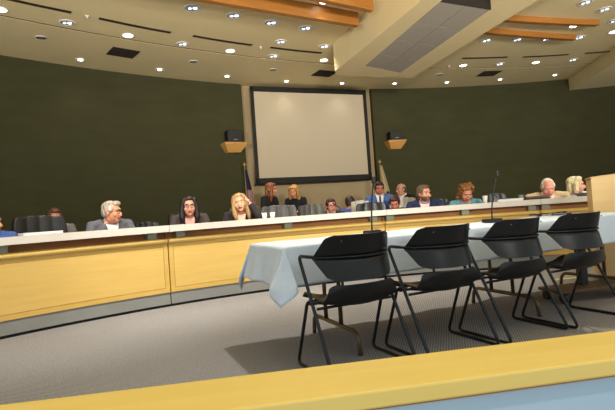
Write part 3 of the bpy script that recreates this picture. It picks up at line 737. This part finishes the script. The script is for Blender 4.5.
HZ = 0.54
def seated(label, head, face, clabel, ctop=1.02, cleather='leather', crz=0.0, cback=0.03, **k):
    o, org, rz, hz = person(label, head, face, 'sit', hip_z=HZ, **k)
    if clabel: seat_for(org.x, org.y, rz + crz, clabel, cleather, ctop, 8, 0.5, cback)
    return o
seated('person with dark hair cut off by the left edge of the picture', (-3.30, 4.81, 1.09), T0, None, hyaw=35, lean=24, skin=(206, 140, 104), hair=('short', (28, 24, 22)), jacket=(70, 96, 150), shirt=(220, 220, 226))
seated('person with brown hair half hidden behind the empty leather chair at far left', (-3.72, 6.8, 1.165), (0, 0), 'leather chair of the half hidden brown-haired person at far left', 0.95, hyaw=10, hpitch=-14, lean=16, skin=(214, 150, 128), hair=('short', (104, 66, 46)), jacket=(120, 116, 118))
seated('person with swept grey hair and glasses in a grey suit, in profile', (-2.376, 5.612, 1.145), T0, 'leather chair behind the grey-haired person in the grey suit', 1.06, crz=R(-14), cback=0.12, hyaw=46, lean=26, hpitch=-4,
       skin=(216, 150, 120), hair=('quiff', (176, 166, 154)), jacket=(92, 94, 104), shirt=(226, 226, 228), glasses=True, s=1.1)
seated('smiling person with long dark hair and glasses in a dark grey jacket', (-1.575, 6.148, 1.165), (0, 0), 'leather chair behind the dark-haired person in glasses', 1.10, crz=R(10), cback=0.12, hyaw=4, hpitch=-3, lean=22,
       skin=(222, 160, 138), hair=('long', (30, 24, 24)), jacket=(66, 60, 58), shirt=(226, 168, 160), glasses=True, female=True, s=1.1)
seated('blonde person in a dark jacket with one hand raised to the hair', (-0.942, 6.471, 1.175), (0, 0), 'grey leather chair behind the blonde person with the raised hand', 1.13, 'greyleather', crz=R(-8), cback=0.18, hyaw=-6, hroll=8, lean=22,
       skin=(226, 172, 142), hair=('wave', (184, 148, 98)), jacket=(46, 42, 44), shirt=(222, 190, 170), female=True, arms=('head', 'desk'), s=1.1)
person('standing person with long auburn hair in black, turned right below the projection screen', (-0.659, 8.6, 1.455), (1.2, 7.2), 'stand', lean=6, hyaw=30, hpitch=-8, skin=(204, 140, 108), hair=('wave', (134, 74, 40)), jacket=(30, 28, 30), arms=('front', 'front'), female=True, s=1.0, wide=0.9)
person('standing person with long blonde hair in a black jacket, head bent down', (-0.242, 8.88, 1.404), (-0.9, 7.0), 'stand', lean=8, hyaw=-6, hpitch=-22, skin=(206, 146, 116), hair=('wave', (190, 140, 78)), jacket=(28, 28, 32), arms=('front', 'front'), female=True, s=1.0, wide=0.95)
seated('dark-haired person with glasses just above the dais, right of the grey chairs', (0.40, 7.9, 1.062), (0.2, 0), 'leather chair of the dark-haired person below the screen', 0.88, hyaw=20, hpitch=-6, lean=20, skin=(226, 150, 136), hair=('short', (44, 32, 28)), jacket=(60, 56, 58), shirt=(214, 210, 206), glasses=True, s=1.0)
seated('person in a blue shirt seen from behind, dark hair, beside the tall table microphone', (0.764, 8.3, 1.10), (0.9, 12), 'low leather chair of the person seen from behind', 0.86, lean=4, hyaw=-8, skin=(170, 120, 98), hair=('short', (54, 38, 34)), jacket=(62, 78, 130), arms=('front', 'front'), s=1.0)
seated('person in a bright blue suit and dark tie below the right end of the screen', (1.354, 8.6, 1.33), (0.6, 0), 'leather chair of the person in the bright blue suit', 1.0, hyaw=6, hpitch=-16, lean=10, skin=(186, 112, 92), hair=('short', (48, 30, 26)), jacket=(76, 104, 160), shirt=(226, 226, 230), tie=(40, 42, 54), arms=('front', 'front'), s=1.06)
seated('balding person in a black suit looking left, below the right wall speaker', (1.879, 9.2, 1.305), (-2, 5), 'leather chair of the balding person in black', 1.0, hyaw=-24, lean=8, skin=(196, 140, 116), hair=('fringe', (92, 76, 66)), jacket=(28, 27, 28), shirt=(220, 218, 214), s=1.04)
seated('brown-haired person with head bowed low, left of the bearded person', (1.438, 7.6, 1.03), (0.2, 2), 'leather chair, sheen painted pale, of the person with the bowed head', 1.12, 'sheenleather', crz=R(-20), cback=0.1, hyaw=-14, hpitch=-30, lean=30, skin=(204, 128, 108), hair=('short', (66, 40, 34)), jacket=(48, 40, 42), s=1.0)
seated('bearded person in a navy suit and pale shirt, head turned to the right', (1.798, 7.097, 1.14), (0.2, 0), 'leather chair behind the bearded person in navy', 0.99, crz=R(14), hyaw=44, hpitch=-3, lean=22, skin=(208, 150, 126), hair=('short', (104, 82, 66)), beard=(112, 84, 66), jacket=(38, 48, 78), shirt=(224, 204, 210), s=1.1)
seated('person with curly auburn hair and a teal top, looking down', (2.438, 7.086, 1.105), (1.2, 0), 'leather chair behind the person with curly auburn hair', 0.95, hyaw=12, hpitch=-30, lean=26, skin=(206, 140, 118), hair=('curly', (138, 88, 46)), jacket=(96, 150, 164), female=True, s=1.12)
seated('white-haired person in a beige suit and dark tie, looking down', (3.609, 6.914, 1.095), (1.6, 0), 'leather chair behind the white-haired person in beige', 0.93, hyaw=4, hpitch=-24, lean=24, nd=0.08, skin=(226, 158, 138), hair=('thin', (226, 216, 204)), jacket=(186, 166, 134), shirt=(226, 226, 230), tie=(44, 48, 66), s=1.12, wide=1.16)
seated('person with a white-blonde bob and pale blue shirt, in profile beside the lectern', (4.20, 7.21, 1.105), (3.2, 0), 'leather chair behind the person with the white-blonde bob', 0.9, hyaw=56, lean=20, skin=(224, 168, 142), hair=('bob', (228, 212, 172)), jacket=(176, 194, 222), female=True, s=1.15)
# empty executive chairs
for (x, y, turn, lb, le, tp, w) in [(-3.02, 5.37, 10, 'big empty black leather chair with creased back at the far left of the dais', 'leather', 1.155, 0.62),
                               (-2.12, 6.22, 0, 'low empty leather chair between the grey-haired and the dark-haired person', 'leather', 0.995, 0.36),
                               (-0.42, 7.1, -8, 'empty grey leather chair below the standing auburn-haired person', 'greyleather', 1.12, 0.60),
                               (0.15, 7.25, 12, 'empty grey leather chair below the standing blonde person', 'greyleather', 1.10, 0.46),
                               (1.00, 7.95, 10, 'empty leather chair, sheen painted pale, just left of the person in the bright blue suit', 'sheenleather', 1.12, 0.36),
                               (1.04, 7.35, -6, 'empty black leather chair in front of the person in the bright blue suit', 'leather', 1.07, 0.50),
                               (2.27, 7.68, 6, 'empty leather chair between the bearded person and the person in teal', 'leather', 1.055, 0.34),
                               (3.10, 7.45, 8, 'empty leather chair left of the white-haired person in beige', 'leather', 1.075, 0.40)]:
    exec_chair('executive_chair', le, lb, (x, y, 0), face_to(x, y, *T0) + R(turn), 'executive chairs behind the dais', 6, tp, w)

# ------------------------------------------------------------------ things on the dais ledge
LZ = 0.935
def onledge(a, r): return arcpt(DC, r, a)
def cup(x, y, label, h=0.072, z=LZ):
    t = thing('paper_cup', label, 'cup', (x, y, z), 0, 'white cups on the dais')
    bm = BM(); lathe(bm, [(0.026, 0), (0.036, h), (0.033, h), (0.024, 0.006)], n=18); obj('cup_body', bm, 'cup', t, True)
    bm = BM(); tube(bm, [(0.036 * math.cos(a), 0.036 * math.sin(a), h) for a in [2 * PI * k / 18 for k in range(19)]], 0.0025, 6); obj('rim', bm, 'cup', t, True)
def aimz(x, y): return -ang2(x, y)
def ang2(x, y): return math.atan2(x - DC[0], y - DC[1])
def papers(x, y, w, d, h, label, m='paper', rz=0.0, name='paper_stack', cat='papers'):
    t = thing(name, label, cat, (x, y, LZ), aimz(x, y) + rz)
    n = max(2, int(h / 0.006)); bm = BM()
    for k in range(n - 1): box(bm, (random.uniform(-.004, .004), random.uniform(-.004, .004), h / n * (k + 0.5)), (w, d, h / n * 0.96))
    obj('sheets', bm, m, t)
    bm = BM(); box(bm, (0.003, 0, h - h / n * 0.5), (w, d, h / n * 0.8), 0, Matrix.Rotation(0.03, 3, 'Z')); obj('cover', bm, m, t)
papers(-2.74, 4.72, 0.36, 0.2, 0.028, 'stack of white papers on the ledge before the big empty leather chair')
papers(-2.96, 4.46, 0.09, 0.12, 0.045, 'small blue folder on the ledge at the left picture edge', 'blue', name='folder', cat='folder')
cup(-0.585, 6.18, 'white cup on the dais ledge, left of the pair before the grey leather chair'); cup(-0.48, 6.22, 'white cup on the dais ledge, right of the pair before the grey leather chair')
cup(2.56, 6.66, 'tall white cup on the ledge beside the person in teal', 0.10)
papers(2.86, 6.58, 0.34, 0.22, 0.035, 'stack of white papers on the ledge left of the white-haired person')
t = thing('binder', 'dark brown binder on the ledge beside the white-haired person', 'binder', (3.21, 6.5, LZ), aimz(3.21, 6.5))
bm = BM(); box(bm, (0, 0, 0.012), (0.30, 0.2, 0.022), 0.004); obj('lower_cover', bm, 'micblack', t)
bm = BM(); box(bm, (0, 0.02, 0.035), (0.30, 0.19, 0.022), 0.004); obj('upper_cover', bm, 'cartwood', t)
t = thing('cup_holder', 'small grey pot on the ledge between the papers and the dark binder', 'pot', (3.03, 6.56, LZ))
bm = BM(); lathe(bm, [(0.03, 0), (0.034, 0.075), (0.028, 0.075), (0.026, 0.01)], n=16); obj('pot_body', bm, 'grey', t, True)
bm = BM(); tube(bm, [(0.034 * math.cos(a), 0.034 * math.sin(a), 0.075) for a in [2 * PI * k / 16 for k in range(17)]], 0.003, 6); obj('rim', bm, 'kick', t, True)
t = thing('tablet', 'black tablet on the ledge before the person with the white-blonde bob', 'tablet', (3.84, 6.36, LZ), aimz(3.84, 6.36))
bm = BM(); box(bm, (0, 0.0, 0.022), (0.24, 0.17, 0.014), 0.004, Matrix.Rotation(R(12), 3, 'X')); obj('tablet_body', bm, 'micblack', t)
bm = BM(); box(bm, (0, 0.07, 0.012), (0.2, 0.02, 0.024), 0.004); obj('stand', bm, 'micblack', t)
def gooseneck(x, y, z, rz, h, lean, label, bw=0.14, group='gooseneck microphones', hr=0.012):
    t = thing('microphone', label, 'microphone', (x, y, z), rz, group)
    bm = BM(); box(bm, (0, 0, 0.016), (bw, bw * 0.72, 0.032), 0.008); obj('mic_base', bm, 'micblack', t)
    pts = [(0, 0, 0.03)] + [(lean * (s ** 1.8), 0, 0.03 + (h - 0.03) * s) for s in [0.15 * k for k in range(1, 7)]]
    bm = BM(); tube(bm, pts, 0.0062, 10); obj('gooseneck', bm, 'micblack', t, True)
    e_ = Vector(pts[-1]); d = (e_ - Vector(pts[-2])).normalized()
    bm = BM(); tube(bm, [e_, e_ + d * 0.01, e_ + d * 0.045, e_ + d * 0.06], [hr * 0.7, hr, hr, hr * 0.5], 12); obj('mic_head', bm, 'micblack', t, True)
    bm = BM(); box(bm, (bw * 0.2, -bw * 0.22, 0.034), (0.03, 0.015, 0.006), 0.002); obj('button', bm, 'grey', t)
gooseneck(0.47, 6.62, LZ, 0.3, 0.13, -0.09, 'small gooseneck microphone on the dais ledge before the dark-haired person below the screen', 0.08, hr=0.01)
gooseneck(2.78, 6.75, LZ, 0.0, 0.12, -0.06, 'small gooseneck microphone on the dais ledge beside the tall white cup', 0.08, hr=0.01)

# ------------------------------------------------------------------ conference tables and cloth
TR_ = R(24.0); TO = Vector((-0.160, 2.905)); TD = 0.70; TL = 2.43; TZ = 0.757
U = Vector((math.cos(TR_), math.sin(TR_))); V = Vector((-math.sin(TR_), math.cos(TR_)))
def tloc(u, v): p = TO + U * u + V * v; return (p.x, p.y)
def make_table(u0, label, legs, TL=2.43):
    x, y = tloc(u0, 0); t = thing('folding_table', label, 'table', (x, y, 0), TR_, 'folding tables under the cloth')
    bm = BM(); box(bm, (TL / 2, TD / 2, TZ - 0.018), (TL - 0.006, TD, 0.03), 0.006); obj('tabletop', bm, 'tabletop', t)
    for lu in legs:
        bm = BM()
        tube(bm, fillet([(lu, -0.03 + 0.0, 0.0), (lu, -0.01, 0.15), (lu, TD - 0.02, 0.15), (lu, TD, 0.0)], 0.07, 6), 0.016, 10)
        tube(bm, [(lu, 0.22, 0.15), (lu, 0.22, TZ - 0.03)], 0.0155, 10); tube(bm, [(lu, 0.46, 0.15), (lu, 0.46, TZ - 0.03)], 0.0155, 10)
        obj('leg', bm, 'tblleg', t, True)
    return t
make_table(0.0, 'folding table with bronze tube legs under the left half of the pale blue cloth', (0.47, 2.14))
make_table(TL, 'folding table under the right half of the pale blue cloth', (0.92,), 1.22)
bm = BM(); CL = TL * 1.5; OV = 0.27; NU, NV = 260, 70
def clothpt(a, b):
    # a along the table, b across; outside the top the cloth hangs
    A = -OV + (CL + 2 * OV) * a; B = -OV + (TD + 2 * OV) * b
    ea = -min(0.0, A) if A < 0 else max(0.0, A - CL); eb = -min(0.0, B) if B < 0 else max(0.0, B - TD)
    ca = min(max(A, 0), CL); cb = min(max(B, 0), TD)
    h = math.hypot(ea, eb); su = -1 if A < 0 else 1; sv = -1 if B < 0 else 1
    if h < 1e-6:
        p = TO + U * ca + V * cb; return (p.x, p.y, TZ + 0.004 + 0.0015 * math.sin(A * 9) * math.sin(B * 11))
    k = min(1.0, h / OV)
    ou = su * ea / h; ov = sv * eb / h
    fold = 0.028 * math.sin(A * 8.5 + 1.0) + 0.010 * math.sin(A * 19.0 + 2) if eb > ea else 0.018 * math.sin(B * 13 + 0.6) + 0.008 * math.sin(B * 29)
    corner = (ea * eb) ** 0.5 / OV
    out = 0.012 + (0.055 + fold * (1 - corner)) * k + 0.05 * corner * k
    if sv < 0 and eb >= ea: out *= 0.45 + 0.55 * corner
    # pleats of the hanging corner
    sw = 0.09 * math.sin(2 * (math.atan2(eb, ea))) * math.sin(4 * math.atan2(eb, ea)) * k if ea > 0 and eb > 0 else 0
    p = TO + U * (ca + ou * out + sw * ov) + V * (cb + ov * out - sw * ou)
    rr = 0.016; z = TZ + 0.004 - h * (1.0 - 0.05 * k) + min(h, rr) * 0.4
    return (p.x, p.y, z)
# denser sampling near the folded edges
def warp(t, n_in):  return t
sheet(bm, lambda a, b: clothpt(a, b), NU, NV, 0.003)
tag(obj('tablecloth', bm, 'cloth', None, True), 'pale blue cloth draped over the long row of tables with hanging corners', 'tablecloth')
x, y = tloc(0.855, 0.34); gooseneck(x, y, TZ + 0.008, TR_, 0.43, 0.05, 'tall black gooseneck microphone on the blue cloth behind the leftmost stacking chair', 0.12, hr=0.015)
x, y = tloc(2.17, 0.42); gooseneck(x, y, TZ + 0.008, TR_, 0.45, 0.12, 'tall leaning gooseneck microphone on the blue cloth just left of the third stacking chair', 0.15, hr=0.014)
x, y = tloc(3.05, 0.52)
t = thing('cable_bundle', 'loose bundle of dark cables and connectors on the blue cloth beside the lectern', 'cables', (x, y, TZ + 0.012), TR_)
for k in range(3):
    bm = BM(); pts = []
    for i in range(60):
        a = i * 0.35 + k * 2; r_ = 0.06 + 0.05 * math.sin(i * 0.21 + k)
        pts.append((0.22 * math.sin(i * 0.055 + k * 0.7) + r_ * math.cos(a) * 0.6 - 0.03 * k, r_ * math.sin(a) * 0.6, 0.006 + 0.010 * k + 0.004 * math.sin(a * 1.3)))
    tube(bm, pts, 0.0045, 6); obj('cable', bm, 'micblack' if k != 1 else 'grey', t, True)
for k in range(3):
    bm = BM(); box(bm, (-0.2 + 0.2 * k, 0.03 * (k - 1), 0.012), (0.06, 0.022, 0.016), 0.003, Matrix.Rotation(0.6 * k, 3, 'Z')); obj('connector', bm, 'grey' if k == 1 else 'micblack', t)

# ------------------------------------------------------------------ stacking chairs
SC = ['black stacking chair nearest the hanging left corner of the blue cloth', 'second black stacking chair from the left at the blue-clothed table',
      'third black stacking chair from the left, right of the leaning microphone', 'rightmost black stacking chair, cut by the picture edge before the lectern']
def make_stack_chair():
    t = thing('stacking_chair', SC[0], 'chair', (0, 0, 0), 0, 'black stacking chairs at the table')
    def bk(u, v):
        s = 2 * u - 1; q = 2 * v - 1
        hw = 0.27 - 0.055 * abs(q) ** 1.1
        if abs(q) > 0.84: hw -= 0.035 * ((abs(q) - 0.84) / 0.16) ** 2
        x = hw * s
        y = -0.235 + 2.4 * x * x - (0.030 * q if q > 0 else -0.034 * q) + (0.012 * (1 - min(1, abs(q) * 6)))
        return (x, y, 0.690 + 0.130 * q)
    bm = BM(); sheet(bm, bk, 30, 32, 0.011); bo = sharp(obj('backrest', bm, 'plastic', t, True), 50)
    def st(u, v):
        s = 2 * u - 1; vb = 0.6
        if v < vb:
            f = v / vb; y = 0.235 - 0.385 * f; hw = 0.215 + 0.049 * f; z = 0.422 - 0.012 * f - 0.03 * max(0, 0.12 - f) / 0.12; e = 1
        else:
            f = (v - vb) / (1 - vb); y = -0.15 - 0.095 * math.sin(f * PI / 2); hw = 0.264 - 0.045 * f ** 1.1; z = 0.410 + 0.124 * f ** 1.35; e = (1 - f)
        if v > 0.94: hw -= 0.025 * ((v - 0.94) / 0.06) ** 2
        return (hw * s, y + (1 - e) * 1.8 * (hw * s) ** 2, z + 0.028 * s * s * e - 0.014 * (1 - s * s) * e)
    bm = BM(); sheet(bm, st, 28, 34, 0.012); sharp(obj('seat', bm, 'plastic', t, True), 50)
    for sg in (-1, 1):
        X = 0.284 * sg
        bm = BM()
        pts = fillet([(sg * 0.235, -0.088, 0.696), (X, -0.02, 0.700), (X, 0.10, 0.700), (X, -0.27, 0.012), (X, 0.215, 0.012), (X * 0.97, 0.035, 0.425), (X * 0.8, -0.02, 0.43)], 0.045, 6)
        tube(bm, pts, 0.0108, 10); obj('leg', bm, 'tube', t, True)
        bm = BM(); tube(bm, fillet([(X, -0.06, 0.432), (sg * 0.2, -0.07, 0.416), (sg * 0.05, -0.08, 0.395)], 0.03), 0.008, 8); obj('seat_support', bm, 'tube', t, True)
    bm = BM(); tube(bm, [(0.262 * k / 8, -0.238 + 2.4 * (0.262 * k / 8) ** 2, 0.693) for k in range(-8, 9)], 0.0065, 10); obj('back_rod', bm, 'tube', t, True)
    bm = BM(); tube(bm, [(-0.264, 0.03, 0.405), (0.264, 0.03, 0.405)], 0.0085, 10); tube(bm, [(-0.264, -0.07, 0.392), (0.264, -0.07, 0.392)], 0.0085, 10); obj('crossbar', bm, 'tube', t, True)
    for sg in (-1, 1):
        bm = BM(); tube(bm, [(sg * 0.15, -0.196, 0.50), (sg * 0.15, -0.188, 0.60)], 0.008, 8); obj('back_post', bm, 'tube', t, True)
        bm = BM(); x = sg * 0.15; lathe(bm, [(0.005, -0.003), (0.005, 0.003)], (x, -0.235 + 2.4 * x * x - 0.030 * 0.75 - 0.012, 0.690 + 0.130 * 0.75), 10, 'y'); obj('screw', bm, 'screw', bo, True)
    return t
ch0 = make_stack_chair()
CR = R(27.0)
spots = [(0.222, 2.915, 25.5), (0.822, 3.165, 25), (1.417, 3.415, 26), (2.007, 3.665, 25)]
for i, (x, y, a) in enumerate(spots):
    if i == 0: ch0.location = (x, y, 0); ch0.rotation_euler = (0, 0, R(a))
    else: dup(ch0, (x, y, 0), R(a), SC[i])

# ------------------------------------------------------------------ rolling base, lectern, tape
t = thing('rolling_base', 'low dark wheeled base with an upright post under the table near the lectern', 'rolling stand', (2.52, 4.28, 0), R(10))
bm = BM(); box(bm, (0.05, 0.02, 0.105), (0.86, 0.30, 0.03), 0.006); obj('base_board', bm, 'cartwood', t)
bm = BM(); box(bm, (0.0, 0.05, 0.415), (0.07, 0.07, 0.60), 0.006); obj('post', bm, 'wheel', t)
for sx in (-1, 1):
    for sy in (-1, 1):
        bm = BM(); lathe(bm, [(0.043, -0.016), (0.045, -0.01), (0.045, 0.01), (0.043, 0.016)], (0.05 + sx * 0.37, 0.02 + sy * 0.11, 0.045), 16, 'x'); box(bm, (0.05 + sx * 0.37, 0.02 + sy * 0.11, 0.075), (0.05, 0.04, 0.04), 0.004); obj('caster', bm, 'wheel', t)
LR = R(-25.0)
cx, cy = 3.05 + 0.30 * math.cos(LR) - 0.23 * math.sin(LR), 4.95 + 0.30 * math.sin(LR) + 0.23 * math.cos(LR)
t = thing('lectern', 'pale maple lectern with a slanted top standing at the right picture edge', 'lectern', (cx, cy, 0), LR)
for sy in (-1, 1):
    bm = BM()
    poly = [(-0.30, 0.07), (-0.22, 0.07), (-0.22, 0.0), (0.30, 0.0), (0.30, 1.165), (-0.30, 1.125)]
    f0 = [bm.verts.new((x, sy * 0.22 - 0.01, z)) for x, z in poly]; f1 = [bm.verts.new((x, sy * 0.22 + 0.01, z)) for x, z in poly]
    for k in range(6): bm.faces.new((f0[k], f0[(k + 1) % 6], f1[(k + 1) % 6], f1[k]))
    bm.faces.new(f0); bm.faces.new(f1[::-1]); obj('side_panel', bm, 'lectern', t)
bm = BM(); box(bm, (-0.285, 0, 0.595), (0.02, 0.42, 1.03)); obj('front_panel', bm, 'lectern', t)
bm = BM(); box(bm, (0.0, 0, 1.152), (0.62, 0.47, 0.012), 0.003, Matrix.Rotation(-math.atan2(0.04, 0.6), 3, 'Y'))
obj('reading_top', bm, 'lectern', t)
for z in (0.12, 0.62): 
    bm = BM(); box(bm, (0.01, 0, z), (0.56, 0.42, 0.02)); obj('shelf', bm, 'lectern', t)
bm = BM(); box(bm, (2.95, 5.35, 0.002), (0.34, 0.05, 0.004), 0, Matrix.Rotation(R(6), 3, 'Z')); tag(obj('tape_strip', bm, 'tape'), 'short strip of yellow tape on the carpet behind the wheeled base', 'tape')

# ------------------------------------------------------------------ audience rail in front of the camera
RA = math.atan2(1.03 - 0.84, 0.66 + 0.58); d = Vector((math.cos(RA), math.sin(RA))); n = Vector((-d.y, d.x))
t = thing('partition', 'low partition with yellow maple cap in front of the audience seats', 'partition', (-0.04, 0.92, 0), RA)
bm = BM(); box(bm, (0.3, -0.079, 0.656 - 0.0155), (5.2, 0.158, 0.031), 0.004); obj('cap', bm, 'cap', t)
bm = BM(); box(bm, (0.3, -0.078, 0.3085), (5.2, 0.124, 0.617)); obj('panel', bm, 'panelgrey', t)
bm = BM(); box(bm, (0.3, -0.078, 0.621), (5.2, 0.128, 0.008)); obj('cap_rail', bm, 'walnut', t)

# ------------------------------------------------------------------ light
def lamp(x, y, z, e_, rad=0.1, angle=115, blend=0.5, col=(1, 0.93, 0.80), parent=None, aim=None):
    l = bpy.data.lights.new('lamp', 'SPOT'); l.energy = e_; l.shadow_soft_size = rad; l.spot_size = R(angle); l.spot_blend = blend; l.color = col
    o = bpy.data.objects.new('lamp_light', l); C.objects.link(o); o.location = (x, y, z)
    if aim: o.rotation_euler = (Vector(aim) - Vector((x, y, z))).to_track_quat('-Z', 'Y').to_euler()
    return o
for t, k in LIGHTS:
    x, y, z = t.location
    if k == 'big': lamp(x, y, z - 0.04, 40, 0.08, 90, 1.0)
    elif k == 'disc': lamp(x, y, z - 0.04, 30, 0.08, 90, 1.0)
    else: lamp(x, y, z - 0.05, 6, 0.05, 110, 1.0)
# unseen downlights inferred along the table, plus one added to brighten the rail
k = 0
for x, y, e_ in [(0.35, 4.35, 260), (2.5, 5.2, 200), (0.4, -0.7, 120), (4.6, 5.6, 120)]:
    lamp(x, y, CZ - 0.05, e_, 0.07, 100, 0.8)
for x, y, e_, tgt in [(-1.3, 2.9, 370, (-2.6, 4.7, 0.3)), (-0.9, 4.0, 290, (-1.3, 5.9, 0.3)), (1.0, 4.6, 260, (0.6, 6.5, 0.4)), (3.0, 4.8, 220, (2.9, 6.5, 0.5))]:  # aimed lamps added out of frame to brighten the dais front
    lamp(x, y, CZ - 0.05, e_, 0.07, 62, 1.0, aim=tgt)
# unseen fill spots added behind the camera to brighten ceiling and screen
for x, y, e_, tgt in [(-3.0, -1.0, 1280, (-3.4, 6.6, 4.9)), (1.6, -1.2, 1650, (1.2, 7.6, 4.9)), (6.0, -0.8, 1250, (5.0, 8.2, 4.9))]:
    lamp(x, y, 2.0, e_, 0.3, 75, 1.0, aim=tgt)
w = bpy.data.worlds.new('world'); S.world = w; w.use_nodes = True
w.node_tree.nodes['Background'].inputs['Color'].default_value = (0.90, 0.97, 1.0, 1); w.node_tree.nodes['Background'].inputs['Strength'].default_value = 0.55
S.view_settings.view_transform = 'Standard'; S.view_settings.look = 'None'; S.view_settings.exposure = 0.5; S.view_settings.gamma = 1.0
S.view_settings.use_curve_mapping = False
